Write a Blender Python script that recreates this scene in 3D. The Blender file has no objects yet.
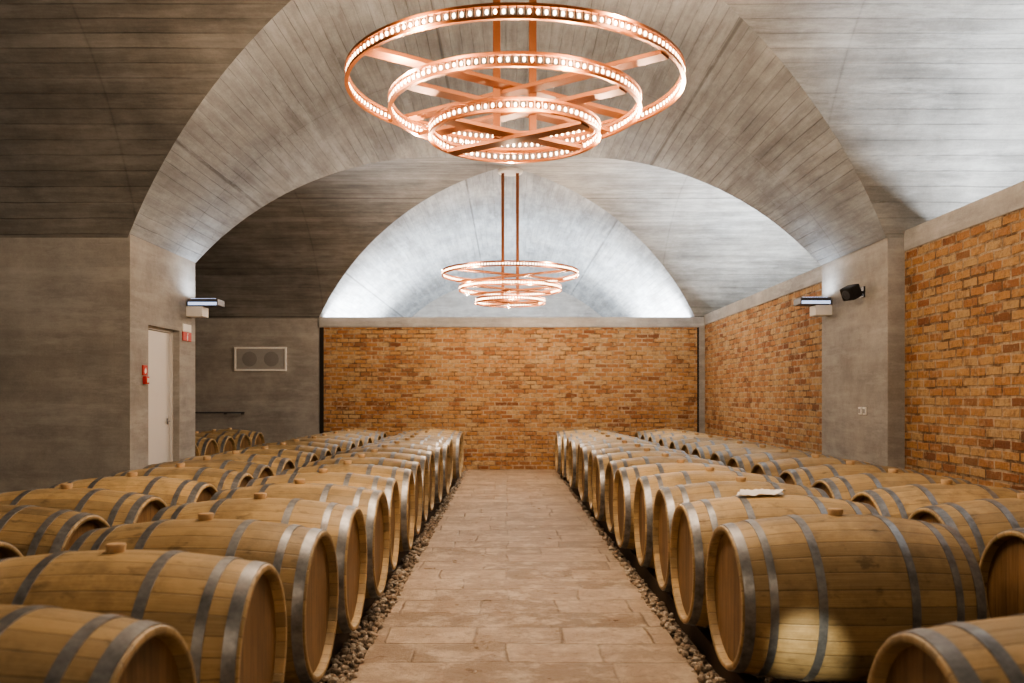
import bpy, bmesh, math, random
from mathutils import Vector, Matrix
random.seed(7)
D=bpy.data; C=bpy.context
coll=C.scene.collection
try:
    C.scene.view_settings.view_transform='AgX'; C.scene.view_settings.look='AgX - Medium High Contrast'
except Exception as ex: print(ex)
# ---------------------------------------------------------------- helpers
def link(o,parent=None,kind=None,label=None,cat=None,group=None):
    coll.objects.link(o)
    if parent: o.parent=parent
    if kind: o["kind"]=kind
    if label: o["label"]=label
    if cat: o["category"]=cat
    if group: o["group"]=group
    return o
def empty(name,loc,**k):
    o=D.objects.new(name,None); o.location=loc; o.empty_display_size=.1
    return link(o,**k)
def mesh(name,v,f,mat,uv=None,smooth=False):
    m=D.meshes.new(name); m.from_pydata(v,[],f); m.materials.append(mat)
    if uv:
        l=m.uv_layers.new(name="UVMap")
        for p in m.polygons:
            for li in p.loop_indices: l.data[li].uv=uv[m.loops[li].vertex_index]
    if smooth:
        for p in m.polygons: p.use_smooth=True
    m.update(); return m
def boxuv(m,off=(0,0,0)):
    l=m.uv_layers.new(name="UVMap") if not m.uv_layers else m.uv_layers[0]
    for p in m.polygons:
        n=p.normal; a=max(range(3),key=lambda i:abs(n[i]))
        for li in p.loop_indices:
            c=m.vertices[m.loops[li].vertex_index].co+Vector(off)
            l.data[li].uv=(c.y,c.z) if a==0 else ((c.x,c.z) if a==1 else (c.x,c.y))
def boxmesh(name,lo,hi,mat,bev=0,seg=2,parts=None):
    bm=bmesh.new()
    for (a,b) in (parts or [(lo,hi)]):
        r=bmesh.ops.create_cube(bm,size=1)
        for v in r['verts']:
            v.co=Vector(((a[i]+b[i])/2+v.co[i]*(b[i]-a[i]) for i in range(3)))
    if bev: bmesh.ops.bevel(bm,geom=bm.edges[:],offset=bev,segments=seg,affect='EDGES',profile=.6)
    bmesh.ops.recalc_face_normals(bm,faces=bm.faces)
    m=D.meshes.new(name); bm.to_mesh(m); bm.free(); m.materials.append(mat); boxuv(m)
    return m
def box(name,lo,hi,mat,bev=0,**k):
    o=Vector(((lo[0]+hi[0])/2,(lo[1]+hi[1])/2,lo[2]))
    m=boxmesh(name,Vector(lo)-o,Vector(hi)-o,mat,bev)
    boxuv(m,o)
    ob=D.objects.new(name,m); ob.location=o
    return link(ob,**k)
def part(name,m,parent,loc=(0,0,0),**k):
    o=D.objects.new(name,m); o.location=loc
    return link(o,parent=parent,**k)
def lathe_x(prof,seg,zc,mat,name,closed=False,smooth=True):
    v=[];f=[]
    for (x,r) in prof:
        for i in range(seg):
            a=2*math.pi*i/seg
            v.append((x,r*math.sin(a),zc+r*math.cos(a)))
    n=len(prof)
    rng=range(n if closed else n-1)
    for j in rng:
        k=(j+1)%n
        for i in range(seg):
            i2=(i+1)%seg
            f.append((j*seg+i,k*seg+i,k*seg+i2,j*seg+i2))
    m=mesh(name,v,f,mat,smooth=smooth)
    bm=bmesh.new(); bm.from_mesh(m); bmesh.ops.recalc_face_normals(bm,faces=bm.faces); bm.to_mesh(m); bm.free()
    return m
def lathe_z(prof,seg,mat,name,closed=False,smooth=True):
    v=[];f=[]
    for (r,z) in prof:
        for i in range(seg):
            a=2*math.pi*i/seg
            v.append((r*math.cos(a),r*math.sin(a),z))
    n=len(prof)
    for j in range(n if closed else n-1):
        k=(j+1)%n
        for i in range(seg):
            i2=(i+1)%seg
            f.append((j*seg+i,j*seg+i2,k*seg+i2,k*seg+i))
    m=mesh(name,v,f,mat,smooth=smooth)
    bm=bmesh.new(); bm.from_mesh(m)
    bmesh.ops.remove_doubles(bm,verts=bm.verts,dist=1e-6)
    bmesh.ops.recalc_face_normals(bm,faces=bm.faces); bm.to_mesh(m); bm.free()
    return m
def autosmooth(m,deg=35):
    bm=bmesh.new(); bm.from_mesh(m)
    for e in bm.edges:
        if len(e.link_faces)==2 and e.calc_face_angle(0)>math.radians(deg): e.smooth=False
    for f in bm.faces: f.smooth=True
    bm.to_mesh(m); bm.free()
# ---------------------------------------------------------------- materials
class N:
    def __init__(s,name):
        s.m=D.materials.new(name); s.m.use_nodes=True; s.t=s.m.node_tree
        s.b=s.t.nodes["Principled BSDF"]
    def n(s,typ,**k):
        x=s.t.nodes.new(typ)
        for a,b in k.items(): setattr(x,a,b)
        return x
    def set(s,inp,v):
        if isinstance(v,bpy.types.NodeSocket): s.t.links.new(v,inp)
        else: inp.default_value=v
    def math(s,op,a,b=None,c=None,clamp=False):
        x=s.t.nodes.new("ShaderNodeMath"); x.operation=op; x.use_clamp=clamp
        s.set(x.inputs[0],a)
        if b is not None: s.set(x.inputs[1],b)
        if c is not None: s.set(x.inputs[2],c)
        return x.outputs[0]
    def mul(s,*a):
        r=a[0]
        for b in a[1:]: r=s.math('MULTIPLY',r,b)
        return r
    def lin(s,x,a,b): # a + b*x
        return s.math('MULTIPLY_ADD',x,b,a)
    def mix(s,f,a,b,mode='MIX'):
        x=s.t.nodes.new("ShaderNodeMix"); x.data_type='RGBA'; x.blend_type=mode
        s.set(x.inputs[0],f)
        for i,v in ((6,a),(7,b)):
            if isinstance(v,tuple) and len(v)==3: v=v+(1,)
            s.set(x.inputs[i],v)
        return x.outputs[2]
    def ramp(s,f,pts):
        x=s.t.nodes.new("ShaderNodeValToRGB"); s.set(x.inputs[0],f)
        e=x.color_ramp.elements
        while len(e)<len(pts): e.new(.5)
        for i,(p,c) in enumerate(pts):
            e[i].position=p; e[i].color=(c,c,c,1) if not isinstance(c,tuple) else c+(1,)
        return x.outputs[0]
    def noise(s,vec,scale,detail=4,rough=.5,out=0):
        x=s.n("ShaderNodeTexNoise"); s.set(x.inputs["Vector"],vec)
        x.inputs["Scale"].default_value=scale; x.inputs["Detail"].default_value=detail; x.inputs["Roughness"].default_value=rough
        return x.outputs[out]
    def comb(s,x,y,z):
        c=s.t.nodes.new("ShaderNodeCombineXYZ")
        for i,v in enumerate((x,y,z)): s.set(c.inputs[i],v)
        return c.outputs[0]
    def scale(s,col,k):
        x=s.n("ShaderNodeVectorMath",operation='SCALE'); s.set(x.inputs[0],col); s.set(x.inputs["Scale"],k); return x.outputs[0]
    def bump(s,h,dist,strength=1.0):
        x=s.n("ShaderNodeBump"); s.set(x.inputs["Height"],h)
        x.inputs["Distance"].default_value=dist; x.inputs["Strength"].default_value=strength
        s.t.links.new(x.outputs[0],s.b.inputs["Normal"])
    def out(s,col=None,rough=None,metal=None):
        if col is not None: s.set(s.b.inputs["Base Color"],col if not(isinstance(col,tuple) and len(col)==3) else col+(1,))
        if rough is not None: s.set(s.b.inputs["Roughness"],rough)
        if metal is not None: s.set(s.b.inputs["Metallic"],metal)
        return s.m
def plain(name,col,rough=.5,metal=0,emit=None,es=0,var=.12,scale=30):
    n=N(name); tc=n.n("ShaderNodeTexCoord")
    f=n.noise(tc.outputs["Object"],scale,3)
    c=n.mix(f,tuple(x*(1-var) for x in col),tuple(min(1,x*(1+var)) for x in col))
    n.out(c,rough,metal)
    if emit:
        n.b.inputs["Emission Color"].default_value=emit+(1,); n.b.inputs["Emission Strength"].default_value=es
    return n.m
def concrete(name,base,board=.11,lineamt=.3,tone=.1,stain=1.,streaks=1.,seam=2.42,wash=.5):
    n=N(name); uv=n.n("ShaderNodeUVMap").outputs[0]; tc=n.n("ShaderNodeTexCoord").outputs["Object"]
    s=n.n("ShaderNodeSeparateXYZ"); n.set(s.inputs[0],uv); u,v=s.outputs[0],s.outputs[1]
    wob=n.noise(uv,1.5,2)
    vb=n.math('DIVIDE',n.math('ADD',v,n.mul(wob,.02)),board)
    fl=n.math('FLOOR',vb); fr=n.math('FRACT',vb)
    w=n.n("ShaderNodeTexWhiteNoise",noise_dimensions='1D'); n.set(w.inputs["W"],fl)
    tonev=w.outputs[0]
    fade=n.noise(uv,.9,3)
    edge=n.math('ABSOLUTE',n.math('SUBTRACT',fr,.5))
    line=n.mul(n.ramp(edge,[(.44,0.),(.495,1.)]),n.ramp(fade,[(.35,.25),(.6,1.)]))
    streak=n.noise(n.comb(n.mul(u,1.2),n.mul(v,13.),0.),1.,6,.66)
    streak2=n.noise(n.comb(n.mul(u,.5),n.mul(v,3.6),4.),1.,7,.7)
    blot=n.noise(tc,.8,8,.7); blot2=n.noise(tc,4,7,.75); fine=n.noise(tc,70,3)
    k=n.lin(tonev,1-tone/2,tone)
    k=n.mul(k,n.lin(n.ramp(blot,[(.3,0.),(.7,1.)]),1-.32*stain,.58*stain))
    k=n.mul(k,n.lin(n.ramp(blot2,[(.28,0.),(.72,1.)]),1-.16*stain,.32*stain))
    k=n.mul(k,n.lin(n.ramp(streak,[(.25,0.),(.75,1.)]),1-.26*streaks,.52*streaks))
    k=n.mul(k,n.lin(n.ramp(streak2,[(.3,0.),(.7,1.)]),1-.32*streaks,.64*streaks))
    k=n.mul(k,n.lin(fine,.88,.24))
    k=n.mul(k,n.lin(line,1.,-lineamt))
    if seam:
        pj=n.math('ABSOLUTE',n.math('SUBTRACT',n.math('FRACT',n.lin(v,.25,1/seam)),.5))
        pl=n.ramp(pj,[(.4935,0.),(.4965,1.)])
        k=n.mul(k,n.lin(pl,1.,-.5))
        pj2=n.math('ABSOLUTE',n.math('SUBTRACT',n.math('FRACT',n.lin(u,.1,1/2.9)),.5))
        pl2=n.ramp(pj2,[(.4955,0.),(.498,1.)])
        k=n.mul(k,n.lin(pl2,1.,-.25))
    lw=n.ramp(n.noise(n.comb(n.mul(u,.8),n.mul(v,4.),9.),1.3,8,.75),[(.5,0.),(.66,1.)])
    hue=n.mix(n.noise(tc,1.3,3),(base[0]*.96,base[1]*.99,base[2]*1.03),(base[0]*1.05,base[1],base[2]*.94))
    col=n.scale(hue,k)
    col=n.mix(n.mul(lw,wash),col,(min(.6,base[0]*1.7),min(.6,base[1]*1.72),min(.6,base[2]*1.75)))
    h=n.math('ADD',n.mul(line,-.8),n.math('ADD',n.mul(streak,.5),n.mul(tonev,.25)))
    h=n.math('ADD',h,n.mul(blot2,.5))
    n.bump(h,.007,.8)
    return n.out(col,.75)
def brick():
    n=N("brick"); uv=n.n("ShaderNodeUVMap").outputs[0]; tc=n.n("ShaderNodeTexCoord").outputs["Object"]
    nz=n.noise(uv,7,5,.65,out=1)
    sub=n.n("ShaderNodeVectorMath",operation='SUBTRACT'); n.set(sub.inputs[0],nz); sub.inputs[1].default_value=(.5,.5,.5)
    off=n.n("ShaderNodeVectorMath",operation='MULTIPLY_ADD'); n.set(off.inputs[0],sub.outputs[0]); off.inputs[1].default_value=(.042,.024,0); n.set(off.inputs[2],uv)
    b=n.n("ShaderNodeTexBrick"); n.set(b.inputs["Vector"],off.outputs[0])
    b.inputs["Scale"].default_value=1; b.inputs["Brick Width"].default_value=.205; b.inputs["Row Height"].default_value=.074
    b.inputs["Mortar Size"].default_value=.0115; b.inputs["Mortar Smooth"].default_value=.35; b.inputs["Bias"].default_value=0
    b.inputs["Color1"].default_value=(0,0,0,1); b.inputs["Color2"].default_value=(1,1,1,1); b.inputs["Mortar"].default_value=(.5,.5,.5,1)
    b.offset=.5
    col=n.ramp(b.outputs[0],[(0,(.22,.085,.038)),(.14,(.42,.18,.075)),(.36,(.54,.265,.105)),(.72,(.60,.34,.145)),(1,(.62,.43,.23))])
    g=n.noise(tc,18,5,.7); col=n.mix(n.ramp(g,[(.5,0.),(.68,.7)]),col,(.19,.09,.05))
    g2=n.noise(tc,1.3,4); col=n.mix(n.ramp(g2,[(.4,0.),(.7,.3)]),col,(.62,.40,.19))
    g4=n.noise(tc,12,4,.65); col=n.mix(n.ramp(g4,[(.55,0.),(.70,.6)]),col,(.72,.54,.33))
    mo=n.mix(n.ramp(n.noise(tc,5,5,.7),[(.40,0.),(.58,1.)]),(.17,.105,.06),(.62,.48,.33))
    col=n.mix(n.mul(b.outputs["Fac"],.92),col,mo)
    ht=n.math('ADD',n.mul(n.math('SUBTRACT',1.,b.outputs["Fac"]),1.1),n.mul(n.noise(tc,22,6,.78),1.4))
    ht=n.math('ADD',ht,n.mul(b.outputs[0],.9))
    n.bump(ht,.028,1.)
    return n.out(col,.88)
def stonepath():
    n=N("limestone_paving"); uv=n.n("ShaderNodeUVMap").outputs[0]; tc=n.n("ShaderNodeTexCoord").outputs["Object"]
    nz=n.noise(uv,1.1,5,.58,out=1)
    sub=n.n("ShaderNodeVectorMath",operation='SUBTRACT'); n.set(sub.inputs[0],nz); sub.inputs[1].default_value=(.5,.5,.5)
    off=n.n("ShaderNodeVectorMath",operation='MULTIPLY_ADD'); n.set(off.inputs[0],sub.outputs[0]); off.inputs[1].default_value=(.12,.075,0); n.set(off.inputs[2],uv)
    b=n.n("ShaderNodeTexBrick"); n.set(b.inputs["Vector"],off.outputs[0])
    b.inputs["Scale"].default_value=1; b.inputs["Brick Width"].default_value=.46; b.inputs["Row Height"].default_value=.31
    b.inputs["Mortar Size"].default_value=.013; b.inputs["Mortar Smooth"].default_value=1.
    b.inputs["Color1"].default_value=(0,0,0,1); b.inputs["Color2"].default_value=(1,1,1,1); b.inputs["Mortar"].default_value=(.5,.5,.5,1)
    b.offset=.37; b.squash=1.7; b.squash_frequency=3
    col=n.ramp(b.outputs[0],[(0,(.32,.24,.165)),(.5,(.465,.36,.26)),(1,(.60,.48,.36))])
    g=n.noise(tc,1.9,8,.75); col=n.mix(n.ramp(g,[(.42,0.),(.60,.5)]),col,(.32,.215,.135))
    g3=n.noise(tc,4.5,8,.75); col=n.mix(n.ramp(g3,[(.48,0.),(.60,.75)]),col,(.70,.59,.46))
    g5=n.noise(tc,14,7,.78); col=n.mix(n.ramp(g5,[(.52,0.),(.64,.55)]),col,(.25,.175,.115))
    g6=n.noise(tc,38,5,.75); col=n.mix(n.ramp(g6,[(.56,0.),(.68,.55)]),col,(.16,.11,.075))
    jf=n.noise(uv,3,5,.75)
    fac=n.mul(b.outputs["Fac"],n.ramp(jf,[(.4,.15),(.6,.65)]))
    col=n.mix(fac,col,(.17,.12,.08))
    h=n.math('ADD',n.mul(fac,-1.),n.mul(n.noise(tc,14,8,.8),1.2))
    h=n.math('ADD',h,n.mul(n.noise(tc,3,4),1.))
    h=n.math('ADD',h,n.mul(g6,-.4))
    h=n.math('ADD',h,n.mul(b.outputs[0],.6))
    n.bump(h,.018,.9)
    return n.out(col,n.lin(g3,.12,.42))
def gravelm(name,bed=True):
    n=N(name); tc=n.n("ShaderNodeTexCoord").outputs["Object"]
    if bed:
        v=n.n("ShaderNodeTexVoronoi"); n.set(v.inputs["Vector"],tc); v.inputs["Scale"].default_value=36
        c=n.mix(n.noise(v.outputs["Color"],3,1),(.12,.095,.07),(.34,.29,.24))
        c=n.mix(n.ramp(v.outputs["Distance"],[(.35,0.),(.8,1.)]),c,(.02,.014,.01))
        n.bump(n.math('SUBTRACT',1.,v.outputs["Distance"]),.02)
    else:
        a=n.n("ShaderNodeVertexColor",layer_name="Col")
        c=n.mix(n.mul(n.noise(tc,80,3),.5),a.outputs[0],(.34,.28,.225))
    return n.out(c,.8)
def staves():
    n=N("oak_staves"); tc=n.n("ShaderNodeTexCoord").outputs["Object"]; s=n.n("ShaderNodeSeparateXYZ"); n.set(s.inputs[0],tc)
    rnd=n.n("ShaderNodeObjectInfo").outputs["Random"]
    a=n.math('DIVIDE',n.math('ARCTAN2',s.outputs[1],n.math('SUBTRACT',s.outputs[2],.40)),2*math.pi/32)
    a=n.math('ADD',a,.5)
    fl=n.math('FLOOR',a); fr=n.math('FRACT',a)
    w=n.n("ShaderNodeTexWhiteNoise",noise_dimensions='2D'); n.set(w.inputs["Vector"],n.comb(fl,n.mul(rnd,97.),0))
    ro=n.mul(rnd,40.)
    gr=n.noise(n.comb(n.math('ADD',n.mul(s.outputs[0],2.6),ro),n.mul(a,11.),n.mul(fl,3.1)),1.6,7,.72)
    c=n.ramp(gr,[(.25,(.31,.22,.11)),(.5,(.455,.335,.18)),(.75,(.57,.44,.26))])
    c=n.mix(n.mul(w.outputs[0],.45),c,n.mix(.5,c,(.40,.26,.10)))
    t=n.lin(w.outputs[0],.76,.42)
    t=n.mul(t,n.lin(rnd,.80,.34))
    bl=n.noise(tc,5,6,.7); t=n.mul(t,n.lin(bl,.66,.68))
    vo=n.n("ShaderNodeVectorMath",operation='ADD'); n.set(vo.inputs[0],tc); n.set(vo.inputs[1],n.comb(ro,ro,0.))
    st=n.noise(vo.outputs[0],2.2,7,.75); t=n.mul(t,n.lin(n.ramp(st,[(.49,0.),(.66,1.)]),1.,-.4))
    mk=n.noise(n.comb(n.math('ADD',n.mul(s.outputs[0],9.),ro),n.mul(s.outputs[1],16.),n.mul(s.outputs[2],16.)),1.,4,.6)
    t=n.mul(t,n.lin(n.ramp(mk,[(.60,0.),(.70,1.)]),1.,-.45))
    gap=n.ramp(n.math('ABSOLUTE',n.math('SUBTRACT',fr,.5)),[(.455,0.),(.493,1.)])
    t=n.mul(t,n.lin(gap,1.,-.48))
    n.bump(n.math('SUBTRACT',n.mul(gr,.5),n.mul(gap,.8)),.003,.75)
    return n.out(n.scale(c,t),.44)
def headwood():
    n=N("oak_barrel_head"); tc=n.n("ShaderNodeTexCoord").outputs["Object"]; s=n.n("ShaderNodeSeparateXYZ"); n.set(s.inputs[0],tc)
    rnd=n.n("ShaderNodeObjectInfo").outputs["Random"]
    a=n.math('DIVIDE',s.outputs[1],.085); a=n.math('ADD',a,.5)
    fl=n.math('FLOOR',a); fr=n.math('FRACT',a)
    w=n.n("ShaderNodeTexWhiteNoise",noise_dimensions='2D'); n.set(w.inputs["Vector"],n.comb(fl,n.mul(rnd,97.),0))
    gr=n.noise(n.comb(n.mul(s.outputs[1],70.),n.mul(s.outputs[2],4.),n.mul(rnd,30.)),1.,5,.6)
    c=n.ramp(gr,[(.3,(.165,.095,.042)),(.7,(.29,.18,.085))])
    t=n.lin(w.outputs[0],.72,.5)
    t=n.mul(t,n.lin(n.noise(tc,7,5,.7),.65,.7))
    gap=n.ramp(n.math('ABSOLUTE',n.math('SUBTRACT',fr,.5)),[(.47,0.),(.5,1.)])
    t=n.mul(t,n.lin(gap,1.,-.6))
    return n.out(n.scale(c,t),.5)
def steel():
    n=N("galvanised_steel"); tc=n.n("ShaderNodeTexCoord").outputs["Object"]
    f=n.noise(tc,12,6,.7); c=n.mix(n.ramp(f,[(.3,0.),(.7,1.)]),(.15,.157,.168),(.42,.44,.47))
    return n.out(c,n.ramp(f,[(.3,.50),(.7,.34)]),.78)
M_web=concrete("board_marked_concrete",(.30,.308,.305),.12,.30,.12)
M_webd=concrete("shaded_board_concrete",(.19,.19,.184),.12,.44,.22,stain=1.1,streaks=1.1,wash=.4)  # darker copy of the web concrete, left-side shade put into its colour
M_barrelv=concrete("vault_concrete",(.285,.312,.335),.10,.34,.08,stain=.75)
M_wall=concrete("cast_concrete",(.325,.318,.302),1.2,.0,.0,stain=1.,streaks=.4,wash=.35,seam=None)
M_cop=concrete("coping_concrete",(.36,.358,.35),.5,.1,.05,streaks=.4,seam=None)
M_brick=brick(); M_path=stonepath(); M_bed=gravelm("gravel_bed"); M_peb=gravelm("pebbles",False)
M_stave=staves(); M_head=headwood(); M_steel=steel()
M_bung=plain("beech_bung",(.52,.36,.21),.6)
M_rail=plain("dark_timber",(.07,.045,.025),.7,scale=12)
M_copper=plain("brushed_copper",(.42,.15,.055),.45,.5)
M_copd=plain("copper_flat_bar",(.22,.078,.028),.55,.3)
M_bulb=plain("lit_bulb",(1,.85,.7),.3,emit=(1.,.68,.43),es=20)
M_sock=plain("bulb_socket",(.24,.13,.08),.4,.5)
M_white=plain("white_paint",(.78,.77,.75),.45,var=.04)
M_door=plain("door_white_paint",(.72,.71,.70),.5,var=.06,scale=3)
M_black=plain("black_plastic",(.012,.012,.014),.4)
M_dgrey=plain("dark_grey_metal",(.08,.085,.10),.4,.3)
M_red=plain("red_enamel",(.55,.03,.02),.45)
M_paper=plain("paper",(.9,.9,.89),.7,var=.02)
M_joint=plain("dark_joint_filler",(.02,.016,.013),.9)
M_vent=plain("vent_panel",(.36,.36,.355),.6,.0)
M_fan=plain("vent_disc",(.26,.26,.255),.6,.0)
M_frame=plain("white_frame",(.92,.92,.91),.4,var=.02)
M_lens=plain("cool_lamp_lens",(.7,.8,1.),.3,emit=(.45,.62,1.),es=1.2)
# ---------------------------------------------------------------- vaults
HS=3.29; R=3.85; ZS=2.64
SAG=R-math.sqrt(R*R-HS*HS); CR=ZS+SAG
def prof(t): 
    x=HS*min(1,abs(t)); return CR-(R-math.sqrt(R*R-x*x))
def arc(t): return R*math.asin(max(-1,min(1,HS*t/R)))
def grid(name,fn,nu,nv,mat,label):
    v=[];uv=[];f=[]
    for i in range(nu+1):
        for j in range(nv+1):
            p,q=fn(i/nu,j/nv); v.append(p); uv.append(q)
    for i in range(nu):
        for j in range(nv):
            a=i*(nv+1)+j; f.append((a,a+1,a+nv+2,a+nv+1))
    m=mesh(name,v,f,mat,uv,True)
    bm=bmesh.new(); bm.from_mesh(m)
    for fc in bm.faces:
        fc.normal_update()
        if fc.normal.z>0: fc.normal_flip()
    bm.to_mesh(m); bm.free()
    o=D.objects.new(name,m); 
    link(o,kind="structure",label=label,cat="ceiling"); return o
def Lstrip(y0,y1):
    grid("ceiling",lambda a,b:((HS*(2*b-1),y0+(y1-y0)*a,prof(2*b-1)),(y0+(y1-y0)*a,arc(2*b-1))),6,64,M_barrelv,"barrel vault of grey board-marked concrete")
def bay(m,H,xl,xr):
    for sgn in (-1,1):
        def fL(a,b,sgn=sgn):
            u=a; X=HS*u*(2*b-1); Y=m+sgn*H*u
            return (X,Y,prof(X/HS)),(Y,arc(X/HS))
        grid("ceiling",fL,30,48,M_barrelv,"groin vault cell of grey board-marked concrete")
        def fT(a,b,sgn=sgn):
            X=sgn*HS*a; y=H*a*(2*b-1)
            return (X,m+y,prof(y/H)),(X,arc(y/H)*max(.8,H/HS)+.7)
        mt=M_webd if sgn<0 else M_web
        grid("ceiling",fT,30,48,mt,"stained board-marked concrete vault web with shade in its colour" if sgn<0 else "pale board-marked concrete vault web")
        X1=xl if sgn<0 else xr
        def fX(a,b,sgn=sgn,X1=X1):
            X=sgn*HS+(X1-sgn*HS)*a; y=H*(2*b-1)
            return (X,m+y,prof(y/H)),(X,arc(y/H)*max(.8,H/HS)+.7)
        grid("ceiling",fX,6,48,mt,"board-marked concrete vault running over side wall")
XL,XR=-8.,6.5
Y0,Y1,Y2,Y3,YE=2.9,7.4,8.95,14.9,23.4
Lstrip(-3,Y0); bay((Y0+Y1)/2,(Y1-Y0)/2,XL,XR); Lstrip(Y1,Y2); bay((Y2+Y3)/2,(Y3-Y2)/2,XL,XR); Lstrip(Y3,YE)
S=dict(kind="structure")
box("floor",(XL,-3,-.20),(XR,YE,-.05),M_bed,label="bed of loose grey-brown gravel",cat="floor",**S)
PL,PR=-.69,.86
pm=boxmesh("floor",(PL,-3,-.05),(PR,Y3,0),M_path); po=D.objects.new("floor",pm); link(po,label="limestone paved central path with worn slabs",cat="floor",**S)
XW=3.45; ZT=2.70; ZBK=2.52
box("wall_end",(-3.20,Y3,-.05),(XW-.13,Y3+.25,ZBK-.04),M_brick,label="orange handmade brick partition wall",cat="wall",**S)
box("trim_1",(-3.28,Y3-.03,ZBK-.04),(XW,Y3+.28,ZT-.04),M_cop,.01,label="concrete coping on brick wall",cat="trim",**S)
box("trim_2",(-3.27,Y3-.01,-.05),(-3.20,Y3+.25,ZBK-.04),M_joint,label="dark joint beside brick wall",cat="trim",**S)
box("trim_3",(XW-.10,Y3-.03,-.05),(XW,Y3+.25,ZBK-.04),M_wall,label="narrow concrete edge in wall corner",cat="trim",**S)
box("trim_6",(XW-.13,Y3-.005,-.05),(XW-.10,Y3+.25,ZBK-.04),M_joint,label="dark joint beside brick wall",cat="trim",**S)
box("wall_left",(XL,Y3,-.05),(-3.27,Y3+.3,ZT-.04),M_wall,label="cast concrete wall",cat="wall",**S)
for (a,b,i) in ((Y0,Y1,4),(Y2,Y3,5)):
    box("wall_right",(XW,a,-.05),(XW+.26,b,ZBK),M_brick,label="orange handmade brick side wall",cat="wall",**S)
    box("trim_%d"%i,(XW-.01,a,ZBK),(XW+.28,b,ZT),M_cop,.01,label="concrete coping on side wall",cat="trim",**S)
XP=3.30
box("wall_right_pillar",(XP,Y1,-.05),(4.6,Y2,2.70),M_wall,.008,label="wide concrete pillar",cat="wall",**S)
box("wall_right_near",(XP,-3,-.05),(4.6,Y0,2.70),M_wall,.008,label="wide concrete pier",cat="wall",**S)
box("wall_right_outer",(XR,-3,-.05),(XR+.2,YE,4.7),M_wall,label="concrete outer wall",cat="wall",**S)
box("wall_right_far",(HS,Y3+.3,-.05),(XR,Y3+1.9,2.68),M_wall,label="concrete pier",cat="wall",**S)
box("wall_right_back",(HS,Y3+1.9,-.05),(3.6,YE,2.68),M_wall,label="concrete side wall",cat="wall",**S)
box("wall_left_back",(-3.6,Y3+.3,-.05),(-HS,YE,2.68),M_wall,label="concrete side wall",cat="wall",**S)
box("wall_left_outer",(XL-.2,-3,-.05),(XL,YE,4.7),M_wall,label="concrete outer wall",cat="wall",**S)
box("wall_left_near",(-4.6,-3,-.05),(-XP,Y0,2.70),M_wall,.008,label="wide concrete pier",cat="wall",**S)
box("wall_left_near_side",(XL,Y0-.2,-.05),(-4.6,Y0,2.70),M_wall,label="concrete wall",cat="wall",**S)
box("wall_back",(-4.6,-3.2,-.05),(4.6,-3,4.8),M_wall,label="concrete wall",cat="wall",**S)
box("wall_end_far",(-3.6,YE,-.05),(3.6,YE+.2,4.8),M_cop,label="pale concrete lunette wall",cat="wall",**S)
DY0,DY1,DZ=7.78,8.52,1.92
XF=-3.27
def cellwall():
    parts=[((XL,Y1,-.05),(XF-.12,Y2,2.70)),((XF-.12,Y1,-.05),(XF,DY0,2.70)),((XF-.12,DY1,-.05),(XF,Y2,2.70)),((XF-.12,DY0,DZ),(XF,DY1,2.70))]
    m=boxmesh("wall_left_block",None,None,M_wall,parts=parts)
    link(D.objects.new("wall_left_block",m),label="thick cast concrete wall with door recess",cat="wall",**S)
cellwall()
d=empty("door_1",(XF-.115,(DY0+DY1)/2,-.05),kind="structure",label="plain white-grey door recessed in concrete wall",cat="door")
w=(DY1-DY0)/2; hh=DZ+.05
part("door_frame",boxmesh("door_frame",None,None,M_door,parts=[((-.002,-w,0),(.05,-w+.025,hh)),((-.002,w-.025,0),(.05,w,hh)),((-.002,-w+.025,hh-.025),(.05,w-.025,hh))]),d)
part("door_leaf",boxmesh("door_leaf",(.0,-w+.03,.01),(.03,w-.03,hh-.03),M_door,.003),d)
part("door_handle",boxmesh("door_handle",None,None,M_steel,.003,parts=[((.03,w-.11,1.04),(.038,w-.08,1.10)),((.038,w-.10,1.065),(.06,w-.09,1.078)),((.053,w-.17,1.065),(.062,w-.09,1.078))]),d)
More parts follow.
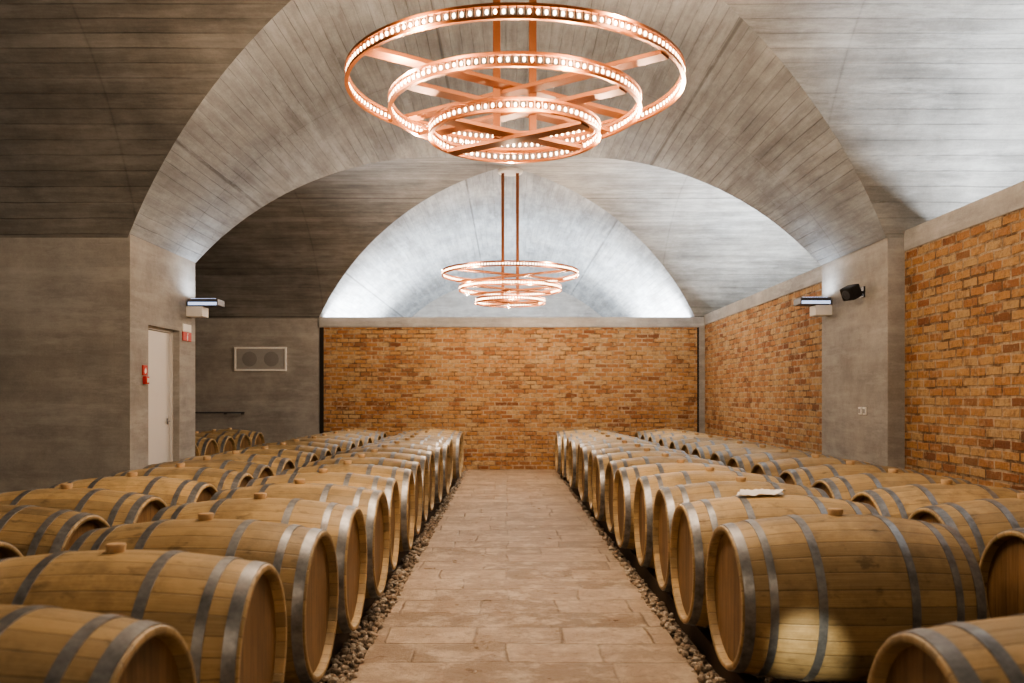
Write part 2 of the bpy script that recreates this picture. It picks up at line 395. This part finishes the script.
# ---------------------------------------------------------------- gravel
BL=.485; ZC=.40
CL1,CR1=-.775-BL,.91+BL
CL2,CR2=-2.41,2.58
SLOPE_L,SLOPE_R=.0075,-.010
def xl1(y): return CL1+SLOPE_L*(y-3)
def xr1(y): return CR1+SLOPE_R*(y-3)
def pebbles():
    bm=bmesh.new(); bmesh.ops.create_icosphere(bm,subdivisions=1,radius=1)
    bv=[v.co.copy() for v in bm.verts]; bf=[[v.index for v in f.verts] for f in bm.faces]; bm.free()
    V=[];F=[];cols=[]
    for k in range(17000):
        side=random.random()<.5
        y=1.6+(Y3-1.7)*random.random()**1.45
        o=random.random()*.50-.01
        x=(PL-o) if side else (PR+o)
        rx=(xl1(y)+.36) if side else (xr1(y)-.36)
        if abs(x-rx)<.058: continue
        s=random.uniform(.009,.021)
        q=Matrix.Rotation(random.uniform(0,6.28),3,'Z')@Matrix.Rotation(random.uniform(0,3),3,'X')
        sc=(s*random.uniform(.8,1.6),s,s*random.uniform(.6,1.))
        z=-.045+random.random()*.035+(.03 if o<.02 else 0)
        b=len(V); c=random.choice([(.37,.31,.245),(.28,.23,.18),(.48,.42,.35),(.19,.16,.13),(.39,.31,.23),(.57,.52,.45)])
        for p in bv:
            r=q@Vector((p.x*sc[0],p.y*sc[1],p.z*sc[2])); V.append((x+r.x,y+r.y,z+r.z)); cols.append(c)
        for f in bf: F.append([b+i for i in f])
    m=mesh("gravel",V,F,M_peb)
    ca=m.color_attributes.new("Col",'FLOAT_COLOR','POINT')
    flat=[]
    for c in cols: flat.extend((*c,1))
    ca.data.foreach_set("color",flat)
    link(D.objects.new("gravel",m),kind="stuff",label="loose grey-brown gravel along the stone path",cat="gravel")
pebbles()
# ---------------------------------------------------------------- barrels
def br(x): return .35-.05*(x/BL)**2
pr=[(-BL+.06,br(BL)-.028),(-BL+.004,br(BL)-.022),(-BL,br(BL)-.018),(-BL,br(BL)-.003)]
pr+=[(x,br(x)) for x in [-BL+.004]+[-BL+2*BL*i/16 for i in range(1,16)]+[BL-.004]]
pr+=[(BL,br(BL)-.003),(BL,br(BL)-.018),(BL-.004,br(BL)-.022),(BL-.06,br(BL)-.028)]
m_body=lathe_x(pr,64,ZC,M_stave,"barrel_body"); autosmooth(m_body,50)
def hoopmesh(x0,x1):
    t=.0035
    p=[(x0,br(x0)-.001),(x0,br(x0)+t),(( x0+x1)/2,br((x0+x1)/2)+t),(x1,br(x1)+t),(x1,br(x1)-.001)]
    m=lathe_x(p,64,ZC,M_steel,"hoop",True); autosmooth(m,40)
    bm=bmesh.new(); bm.from_mesh(m)
    xm=(x0+x1)/2
    for da in (-.035,.035):
        a=.9+da; r=br(xm)+t
        mt=Matrix.Translation((xm,r*math.sin(a),ZC+r*math.cos(a)))
        bmesh.ops.create_icosphere(bm,subdivisions=1,radius=.005,matrix=mt)
    bm.to_mesh(m); bm.free()
    return m
hps=[(BL-.048,BL-.008),(BL-.135,BL-.104),(BL-.320,BL-.286)]
m_h=[hoopmesh(a,b) for a,b in hps]+[hoopmesh(-b,-a) for a,b in hps]
def headmesh(s):
    x=BL-.035; r=br(BL)-.024
    p=[(s*(x-.02),.0001),(s*(x-.02),r),(s*x,r),(s*x,.12),(s*x,.0001)]
    return lathe_x(p,48,ZC,M_head,"barrel_head",False,False)
m_hd=[headmesh(1),headmesh(-1)]
m_bung=lathe_z([(.0001,ZC+.345),(.028,ZC+.345),(.032,ZC+.370),(.029,ZC+.375),(.0001,ZC+.376)],20,M_bung,"bung"); autosmooth(m_bung,40)
def barrel(x,y,label,group,bung=True,yaw=0):
    e=empty("wine_barrel",(x,y,0),label=label,cat="barrel",group=group); e.rotation_euler=(0,0,yaw)
    part("body",m_body,e)
    for m in m_h: part("hoop",m,e)
    for m in m_hd: part("barrel_head",m,e)
    if bung: part("bung",m_bung,e)
    return e
lab="oak wine barrel with galvanised steel hoops"
def jit(): return random.uniform(-.045,.045),random.uniform(-.03,.03),random.uniform(-.022,.022)
ys=[2.03,2.78]+[3.52+.738*i for i in range(15)]
for i,y in enumerate(ys):
    j=jit(); barrel(xl1(y)+(j[0] if i>2 else j[0]*.4)-(.05 if i==0 else 0),y+j[1]*.3,lab+" beside the stone path","barrels in rows",yaw=j[2])
ry=[1.95]+[3.66+.738*i for i in range(15)]
for i,y in enumerate(ry):
    j=jit()
    l=lab+" beside the stone path"
    if i==2: l="oak wine barrel with white paper lying on top"
    barrel(xr1(y)+(0 if i<3 else j[0])+(.02 if i<2 else 0),y+(0 if i<3 else j[1]*.3),l,"barrels in rows",bung=(i!=2),yaw=0 if i==2 else j[2])
for y in [3.25+.738*i for i in range(15)]:
    j=jit(); barrel(CL2+j[0],y+j[1]*.3,lab,"barrels in rows",yaw=j[2])
for y in [3.50+.738*i for i in range(15)]:
    j=jit(); barrel(CR2+j[0]*.5,y+j[1]*.3,lab+" near the brick wall","barrels in rows",yaw=j[2]*.5)
for y in [10.7+.738*i for i in range(5)]:
    barrel(-3.95-BL,y,lab+" in a short row","barrels in the side bay")
rt=ZC-br(.28)-.006
def rail(cx,a,b,slope):
    for s in (-1,1):
        L=b-a; ym=(a+b)/2
        m=boxmesh("timber_rail",(-.035,-L/2,0),(.035,L/2,rt+.05),M_rail,.005)
        o=D.objects.new("timber_rail",m); o.location=(cx+s*.36+slope*(ym-3),ym,-.05); o.rotation_euler=(0,0,-math.atan(slope))
        link(o,label="long dark timber rail carrying a row of barrels",cat="rail",group="barrel rails")
for (cx,a,b,sl) in ((CL1,1.7,14.6,SLOPE_L),(CR1,1.6,14.6,SLOPE_R),(CL2,2.95,14.3,0),(CR2,3.05,14.3,0),(-3.95-BL,10.3,14.1,0)):
    rail(cx,a,b,sl)
def paper():
    yc=ry[2]; nx,ny=12,14
    bm=bmesh.new(); rows=[]
    for i in range(nx+1):
        row=[]
        for j in range(ny+1):
            x=-.115+.23*i/nx; a=(-.16+.60*j/ny); xx=x+.09*(j/ny)
            cr=.004*math.sin(i*1.1+j*.7)+.003*math.sin(i*2.3-j*1.1)
            r=br(-.06+xx)+.014+cr+.012*max(0,(i-8)/4)**2*(1-j/ny)+.03*(j/ny)**2
            row.append(bm.verts.new((xx,r*math.sin(a),ZC+r*math.cos(a))))
        rows.append(row)
    for i in range(nx):
        for j in range(ny): bm.faces.new((rows[i][j],rows[i+1][j],rows[i+1][j+1],rows[i][j+1]))
    bmesh.ops.recalc_face_normals(bm,faces=bm.faces)
    m=D.meshes.new("paper_sheet"); bm.to_mesh(m); bm.free(); m.materials.append(M_paper)
    o=D.objects.new("paper_sheet",m); o.location=(xr1(yc)-.10,yc,0)
    link(o,label="crumpled white paper sheet lying on an oak barrel",cat="paper")
paper()
# ---------------------------------------------------------------- chandeliers
def ringmesh(r,h,w=.011):
    bm=bmesh.new()
    def torus(z0,z1,ra,rb):
        seg=96; vs=[]
        for (rr,zz) in ((ra,z0),(rb,z0),(rb,z1),(ra,z1)):
            vs.append([bm.verts.new((rr*math.cos(2*math.pi*i/seg),rr*math.sin(2*math.pi*i/seg),zz)) for i in range(seg)])
        for k in range(4):
            A,B=vs[k],vs[(k+1)%4]
            for i in range(seg):
                bm.faces.new((A[i],A[(i+1)%seg],B[(i+1)%seg],B[i]))
    torus(-h/2,-h/2+.015,r-w,r+w); torus(h/2-.015,h/2,r-w,r+w)
    bmesh.ops.recalc_face_normals(bm,faces=bm.faces)
    m=D.meshes.new("ring"); bm.to_mesh(m); bm.free(); m.materials.append(M_copper); autosmooth(m,30); return m
BR=.0076
def uvs(bm,c,r,sz=1.6,seg=8):
    mt=Matrix.Translation(c)@Matrix.Diagonal((1,1,sz,1)); bmesh.ops.create_uvsphere(bm,u_segments=seg,v_segments=6,radius=r,matrix=mt)
def chandelier(cy,zs,detail,power):
    e=empty("chandelier",(0.045,cy,zs[0]),label="three-tier copper ring chandelier with rows of lit bulbs",cat="chandelier",group="copper chandeliers")
    rads=(.965,.722,.490); counts=(150,112,76); h=.074
    z0=zs[0]; top=CR-z0
    for k,(r,z) in enumerate(zip(rads,zs)):
        ring=part("ring",ringmesh(r,h),e,(0,0,z-z0))
        n=counts[k]
        bm=bmesh.new()
        for i in range(n):
            a=2*math.pi*(i+.5)/n
            c,s=math.cos(a),math.sin(a)
            bmesh.ops.create_cube(bm,size=1,matrix=Matrix.Translation((r*c,r*s,0))@Matrix.Rotation(a,4,'Z')@Matrix.Diagonal((.013,.006,h-.028,1)))
        m=D.meshes.new("bulb_divider"); bm.to_mesh(m); bm.free(); m.materials.append(M_sock)
        o=part("bulb_divider",m,ring); o["kind"]="stuff"
        bmb=bmesh.new(); uvs(bmb,(0,0,0),BR); mb1=D.meshes.new("bulb"); bmb.to_mesh(mb1); bmb.free(); mb1.materials.append(M_bulb); autosmooth(mb1,80)
        bm=bmesh.new(); rest=0
        for i in range(n):
            a=2*math.pi*i/n; p=(r*math.cos(a),r*math.sin(a),0)
            if detail and (k==2 or (k==1 and math.sin(a)<-.78)): part("bulb",mb1,ring,p)
            else: uvs(bm,p,BR); rest+=1
        if rest:
            mb=D.meshes.new("bulb"); bm.to_mesh(mb); mb.materials.append(M_bulb); autosmooth(mb,80)
            o=part("bulb",mb,ring); o["kind"]="stuff"
        bm.free()
        for ang in (35,-35):
            mb=boxmesh("cross_bar",(-r+.016,-.045,-.012),(r-.016,.045,.012),M_copd,.003)
            o=part("cross_bar",mb,ring); o.rotation_euler=(0,0,math.radians(ang)); o.location=(0,0,(-.008 if ang>0 else -.033))
        nl=(6,5,4)[k]
        for i in range(nl):
            a=2*math.pi*(round(i*n/nl)+.5)/n
            L=D.lights.new("point_light",'POINT'); L.energy=power*(.45,.33,.22)[k]/nl; L.color=(1.,.73,.49); L.shadow_soft_size=.012
            lo=D.objects.new("point_light",L); lo.location=((r+.03)*math.cos(a),(r+.03)*math.sin(a),h/2+.02 if (i%2 and k<2) else -h/2-.02); link(lo,parent=ring)
    zb=zs[2]-z0
    for sx in (-.105,.105):
        part("hanging_rod",boxmesh("hanging_rod",(sx-.022,-.012,zb-.03),(sx+.022,.012,top-.02),M_copd,.003),e)
    mp=lathe_z([(.0001,top-.035),(.17,top-.035),(.18,top-.02),(.18,top+.0),(.0001,top+.0)],40,M_white,"ceiling_rose"); autosmooth(mp)
    part("ceiling_rose",mp,e,label="pale round ceiling plate")
chandelier(4.98,(1.25+1.82,1.25+1.69,1.25+1.545),True,395)
chandelier((Y2+Y3)/2+.25,(1.25+1.77,1.25+1.56,1.25+1.38),False,335)
# ---------------------------------------------------------------- small fittings
def wall_lamp(x,y,z,sx):
    e=empty("wall_light",(x,y,z),label="flat wall-mounted uplight with cool lens and white driver box",cat="wall light",group="wall lights")
    def bx(nm,lo,hi,mt,b=.004):
        a=(min(lo[0]*sx,hi[0]*sx),lo[1],lo[2]); c=(max(lo[0]*sx,hi[0]*sx),hi[1],hi[2])
        part(nm,boxmesh(nm,a,c,mt,b),e)
    bx("housing",(.02,-.11,.0),(.33,.11,.07),M_dgrey,.008)
    bx("lens",(.05,-.09,.0705),(.30,.09,.075),M_lens,.001)
    bx("front_glass",(.03,-.117,.004),(.32,-.111,.035),M_lens,.001)
    bx("driver_box",(.0,-.09,-.11),(.17,.09,-.005),M_white,.008)
    bx("bracket",(.0,-.05,.0),(.03,.05,.04),M_white,.003)
    L=D.lights.new("uplight",'AREA'); L.energy=4; L.size=.25; L.color=(.85,.92,1.)
    lo=D.objects.new("uplight",L); lo.location=(.19*sx,0,.09); lo.rotation_euler=(math.pi,0,0); link(lo,parent=e)
wall_lamp(XF,8.78,2.19,1); wall_lamp(XP,8.74,2.20,-1)
e=empty("loudspeaker",(XP,7.90,2.23),label="small black wall-mounted loudspeaker on concrete pillar",cat="speaker")
o=part("cabinet",boxmesh("cabinet",(-.07,-.07,-.062),(.055,.07,.062),M_black,.018),e,(-.11,0,.0)); o.rotation_euler=(0,math.radians(-25),math.radians(25))
mg=lathe_z([(.0001,0),(.040,.0),(.045,.006),(.035,.003),(.02,.004),(.0001,.008)],24,M_dgrey,"grille")
o2=part("grille",mg,o,(-.071,0,0)); o2.rotation_euler=(0,-math.pi/2,0)
part("bracket",boxmesh("bracket",None,None,M_black,.003,parts=[((-.012,-.04,-.05),(0,.04,.05)),((-.09,-.012,-.01),(-.01,.012,.01))]),e)
def symbol(parent,s,y0,z0,flame):
    bm=bmesh.new()
    def poly(pts):
        vs=[bm.verts.new((.0135,y0+p[0]*s,z0+p[1]*s)) for p in pts]; bm.faces.new(vs)
    if flame: poly([(-.1,-.7),(.45,-.45),(.5,.0),(.15,.75),(.1,.2),(-.2,.45),(-.5,-.1),(-.45,-.5)])
    else:
        poly([(-.25,-.75),(.25,-.75),(.25,.25),(-.25,.25)]); poly([(-.12,.3),(.12,.3),(.12,.5),(-.12,.5)]); poly([(-.12,.5),(.5,.6),(.5,.7),(-.12,.7)])
    m=D.meshes.new("symbol"); bm.to_mesh(m); bm.free(); m.materials.append(M_white); part("symbol",m,parent)
YS=7.69
e=empty("fire_sign",(XF,YS,1.50),label="small red fire sign plate beside the door",cat="sign")
part("plate",boxmesh("plate",(0,-.045,-.045),(.012,.045,.045),M_red,.002),e); symbol(e,.045,0,0,True)
e=empty("fire_sign",(XF,8.70,1.90),label="red and white fire extinguisher sign under wall light",cat="sign")
part("plate",boxmesh("plate",(0,-.11,-.07),(.012,.11,.02),M_red,.002),e); part("white_plate",boxmesh("white_plate",(0,-.11,.022),(.012,.11,.10),M_white,.002),e); symbol(e,.05,0,-.027,False)
e=empty("call_point",(XF,YS,1.41),label="red manual fire alarm call point box",cat="alarm")
part("housing",boxmesh("housing",(0,-.035,-.035),(.035,.035,.035),M_red,.008),e); part("glass",boxmesh("glass",(.0355,-.02,-.02),(.039,.02,.02),M_white,.001),e)
for yy in (7.86,7.96):
    e=empty("wall_socket",(XP,yy,1.13),label="small pale socket plate on concrete pillar",cat="socket",group="socket plates")
    part("plate",boxmesh("plate",(-.012,-.035,-.035),(0,.035,.035),M_white,.004),e); part("insert",boxmesh("insert",(-.018,-.018,-.02),(-.012,.018,.02),M_vent,.002),e)
e=empty("vent_grille",(-4.30,Y3,1.72),label="white framed grey panel with two round vents",cat="vent")
W=.455;Hh=.42
part("frame",boxmesh("frame",None,None,M_frame,.003,parts=[((-W,-.03,0),(W,0,.032)),((-W,-.03,Hh-.032),(W,0,Hh)),((-W,-.03,.032),(-W+.032,0,Hh-.032)),((W-.032,-.03,.032),(W,0,Hh-.032))]),e)
part("panel",boxmesh("panel",(-W+.032,-.015,.032),(W-.032,-.002,Hh-.032),M_vent),e)
for s in (-1,1):
    mv=lathe_z([(.0001,.0),(.13,.0),(.13,.003),(.12,.004),(.0001,.004)],32,M_fan,"round_vent"); autosmooth(mv)
    o=part("round_vent",mv,e,(s*.19,-.015,Hh/2)); o.rotation_euler=(math.pi/2,0,0)
e=empty("handrail",(-4.9,Y3-.10,0),label="thin dark metal handrail along the concrete wall",cat="handrail")
part("rail",boxmesh("rail",(-.9,-.012,.985),(.35,.012,1.01),M_dgrey,.008),e)
for x in (-.8,0,.3): part("bracket",boxmesh("bracket",(x-.01,0,.965),(x+.01,.10,.985),M_dgrey,.003),e)
# ---------------------------------------------------------------- lights
def area(loc,rot,sx,sy,en,col=(.97,.985,1.)):
    L=D.lights.new("cove_light",'AREA'); L.shape='RECTANGLE'; L.size=sx; L.size_y=sy; L.energy=en; L.color=col
    o=D.objects.new("cove_light",L); o.location=loc; o.rotation_euler=rot; coll.objects.link(o)
up=math.pi
for s in (-1,1):
    area((s*2.75,Y3+2.4,2.1),(up,0,0),.4,4.4,560)
area((0,22.4,1.2),(up-.35,0,0),4.,.4,120,(.99,.99,1.))
area((4.0,11.2,2.5),(up,0,0),.15,4.2,280); area((4.0,9.5,2.5),(up,0,0),.2,.6,200)
area((4.0,5.4,2.5),(up,0,0),.15,3.,115)
def pt(loc,en,col=(1.,.73,.49),r=.1):
    L=D.lights.new("point_light",'POINT'); L.energy=en; L.color=col; L.shadow_soft_size=r
    o=D.objects.new("point_light",L); o.location=loc; coll.objects.link(o)
pt((.3,-1.0,3.0),72,r=.2)  # added fill behind the camera, no fixture, brightens the foreground
pt((-5.6,4.9,3.0),22,(1.,.90,.78),.15)  # added warm-white fill for the left side bay, no fixture
L=D.lights.new("added_spot",'SPOT'); L.energy=800; L.spot_size=math.radians(6.2); L.spot_blend=.9; L.color=(1,.92,.70); L.shadow_soft_size=.02  # added light without a fixture, makes the bright patch on the front barrel
o=D.objects.new("added_spot",L); o.location=(.40,.5,1.7); coll.objects.link(o)
o.rotation_euler=(Vector((1.19,3.36,.23))-o.location).to_track_quat('-Z','Y').to_euler()
w=D.worlds.new("World"); C.scene.world=w; w.use_nodes=True
w.node_tree.nodes["Background"].inputs[0].default_value=(.5,.48,.46,1); w.node_tree.nodes["Background"].inputs[1].default_value=.05
# ---------------------------------------------------------------- camera
cam=D.cameras.new("Camera"); co=D.objects.new("Camera",cam); coll.objects.link(co)
co.location=(0,0,1.25); co.rotation_euler=(math.pi/2,0,0); cam.lens=30; cam.sensor_width=36
cam.shift_x=5/1024; cam.shift_y=56.5/1024
cam.dof.use_dof=True; cam.dof.focus_distance=7.; cam.dof.aperture_fstop=2.8
C.scene.camera=co
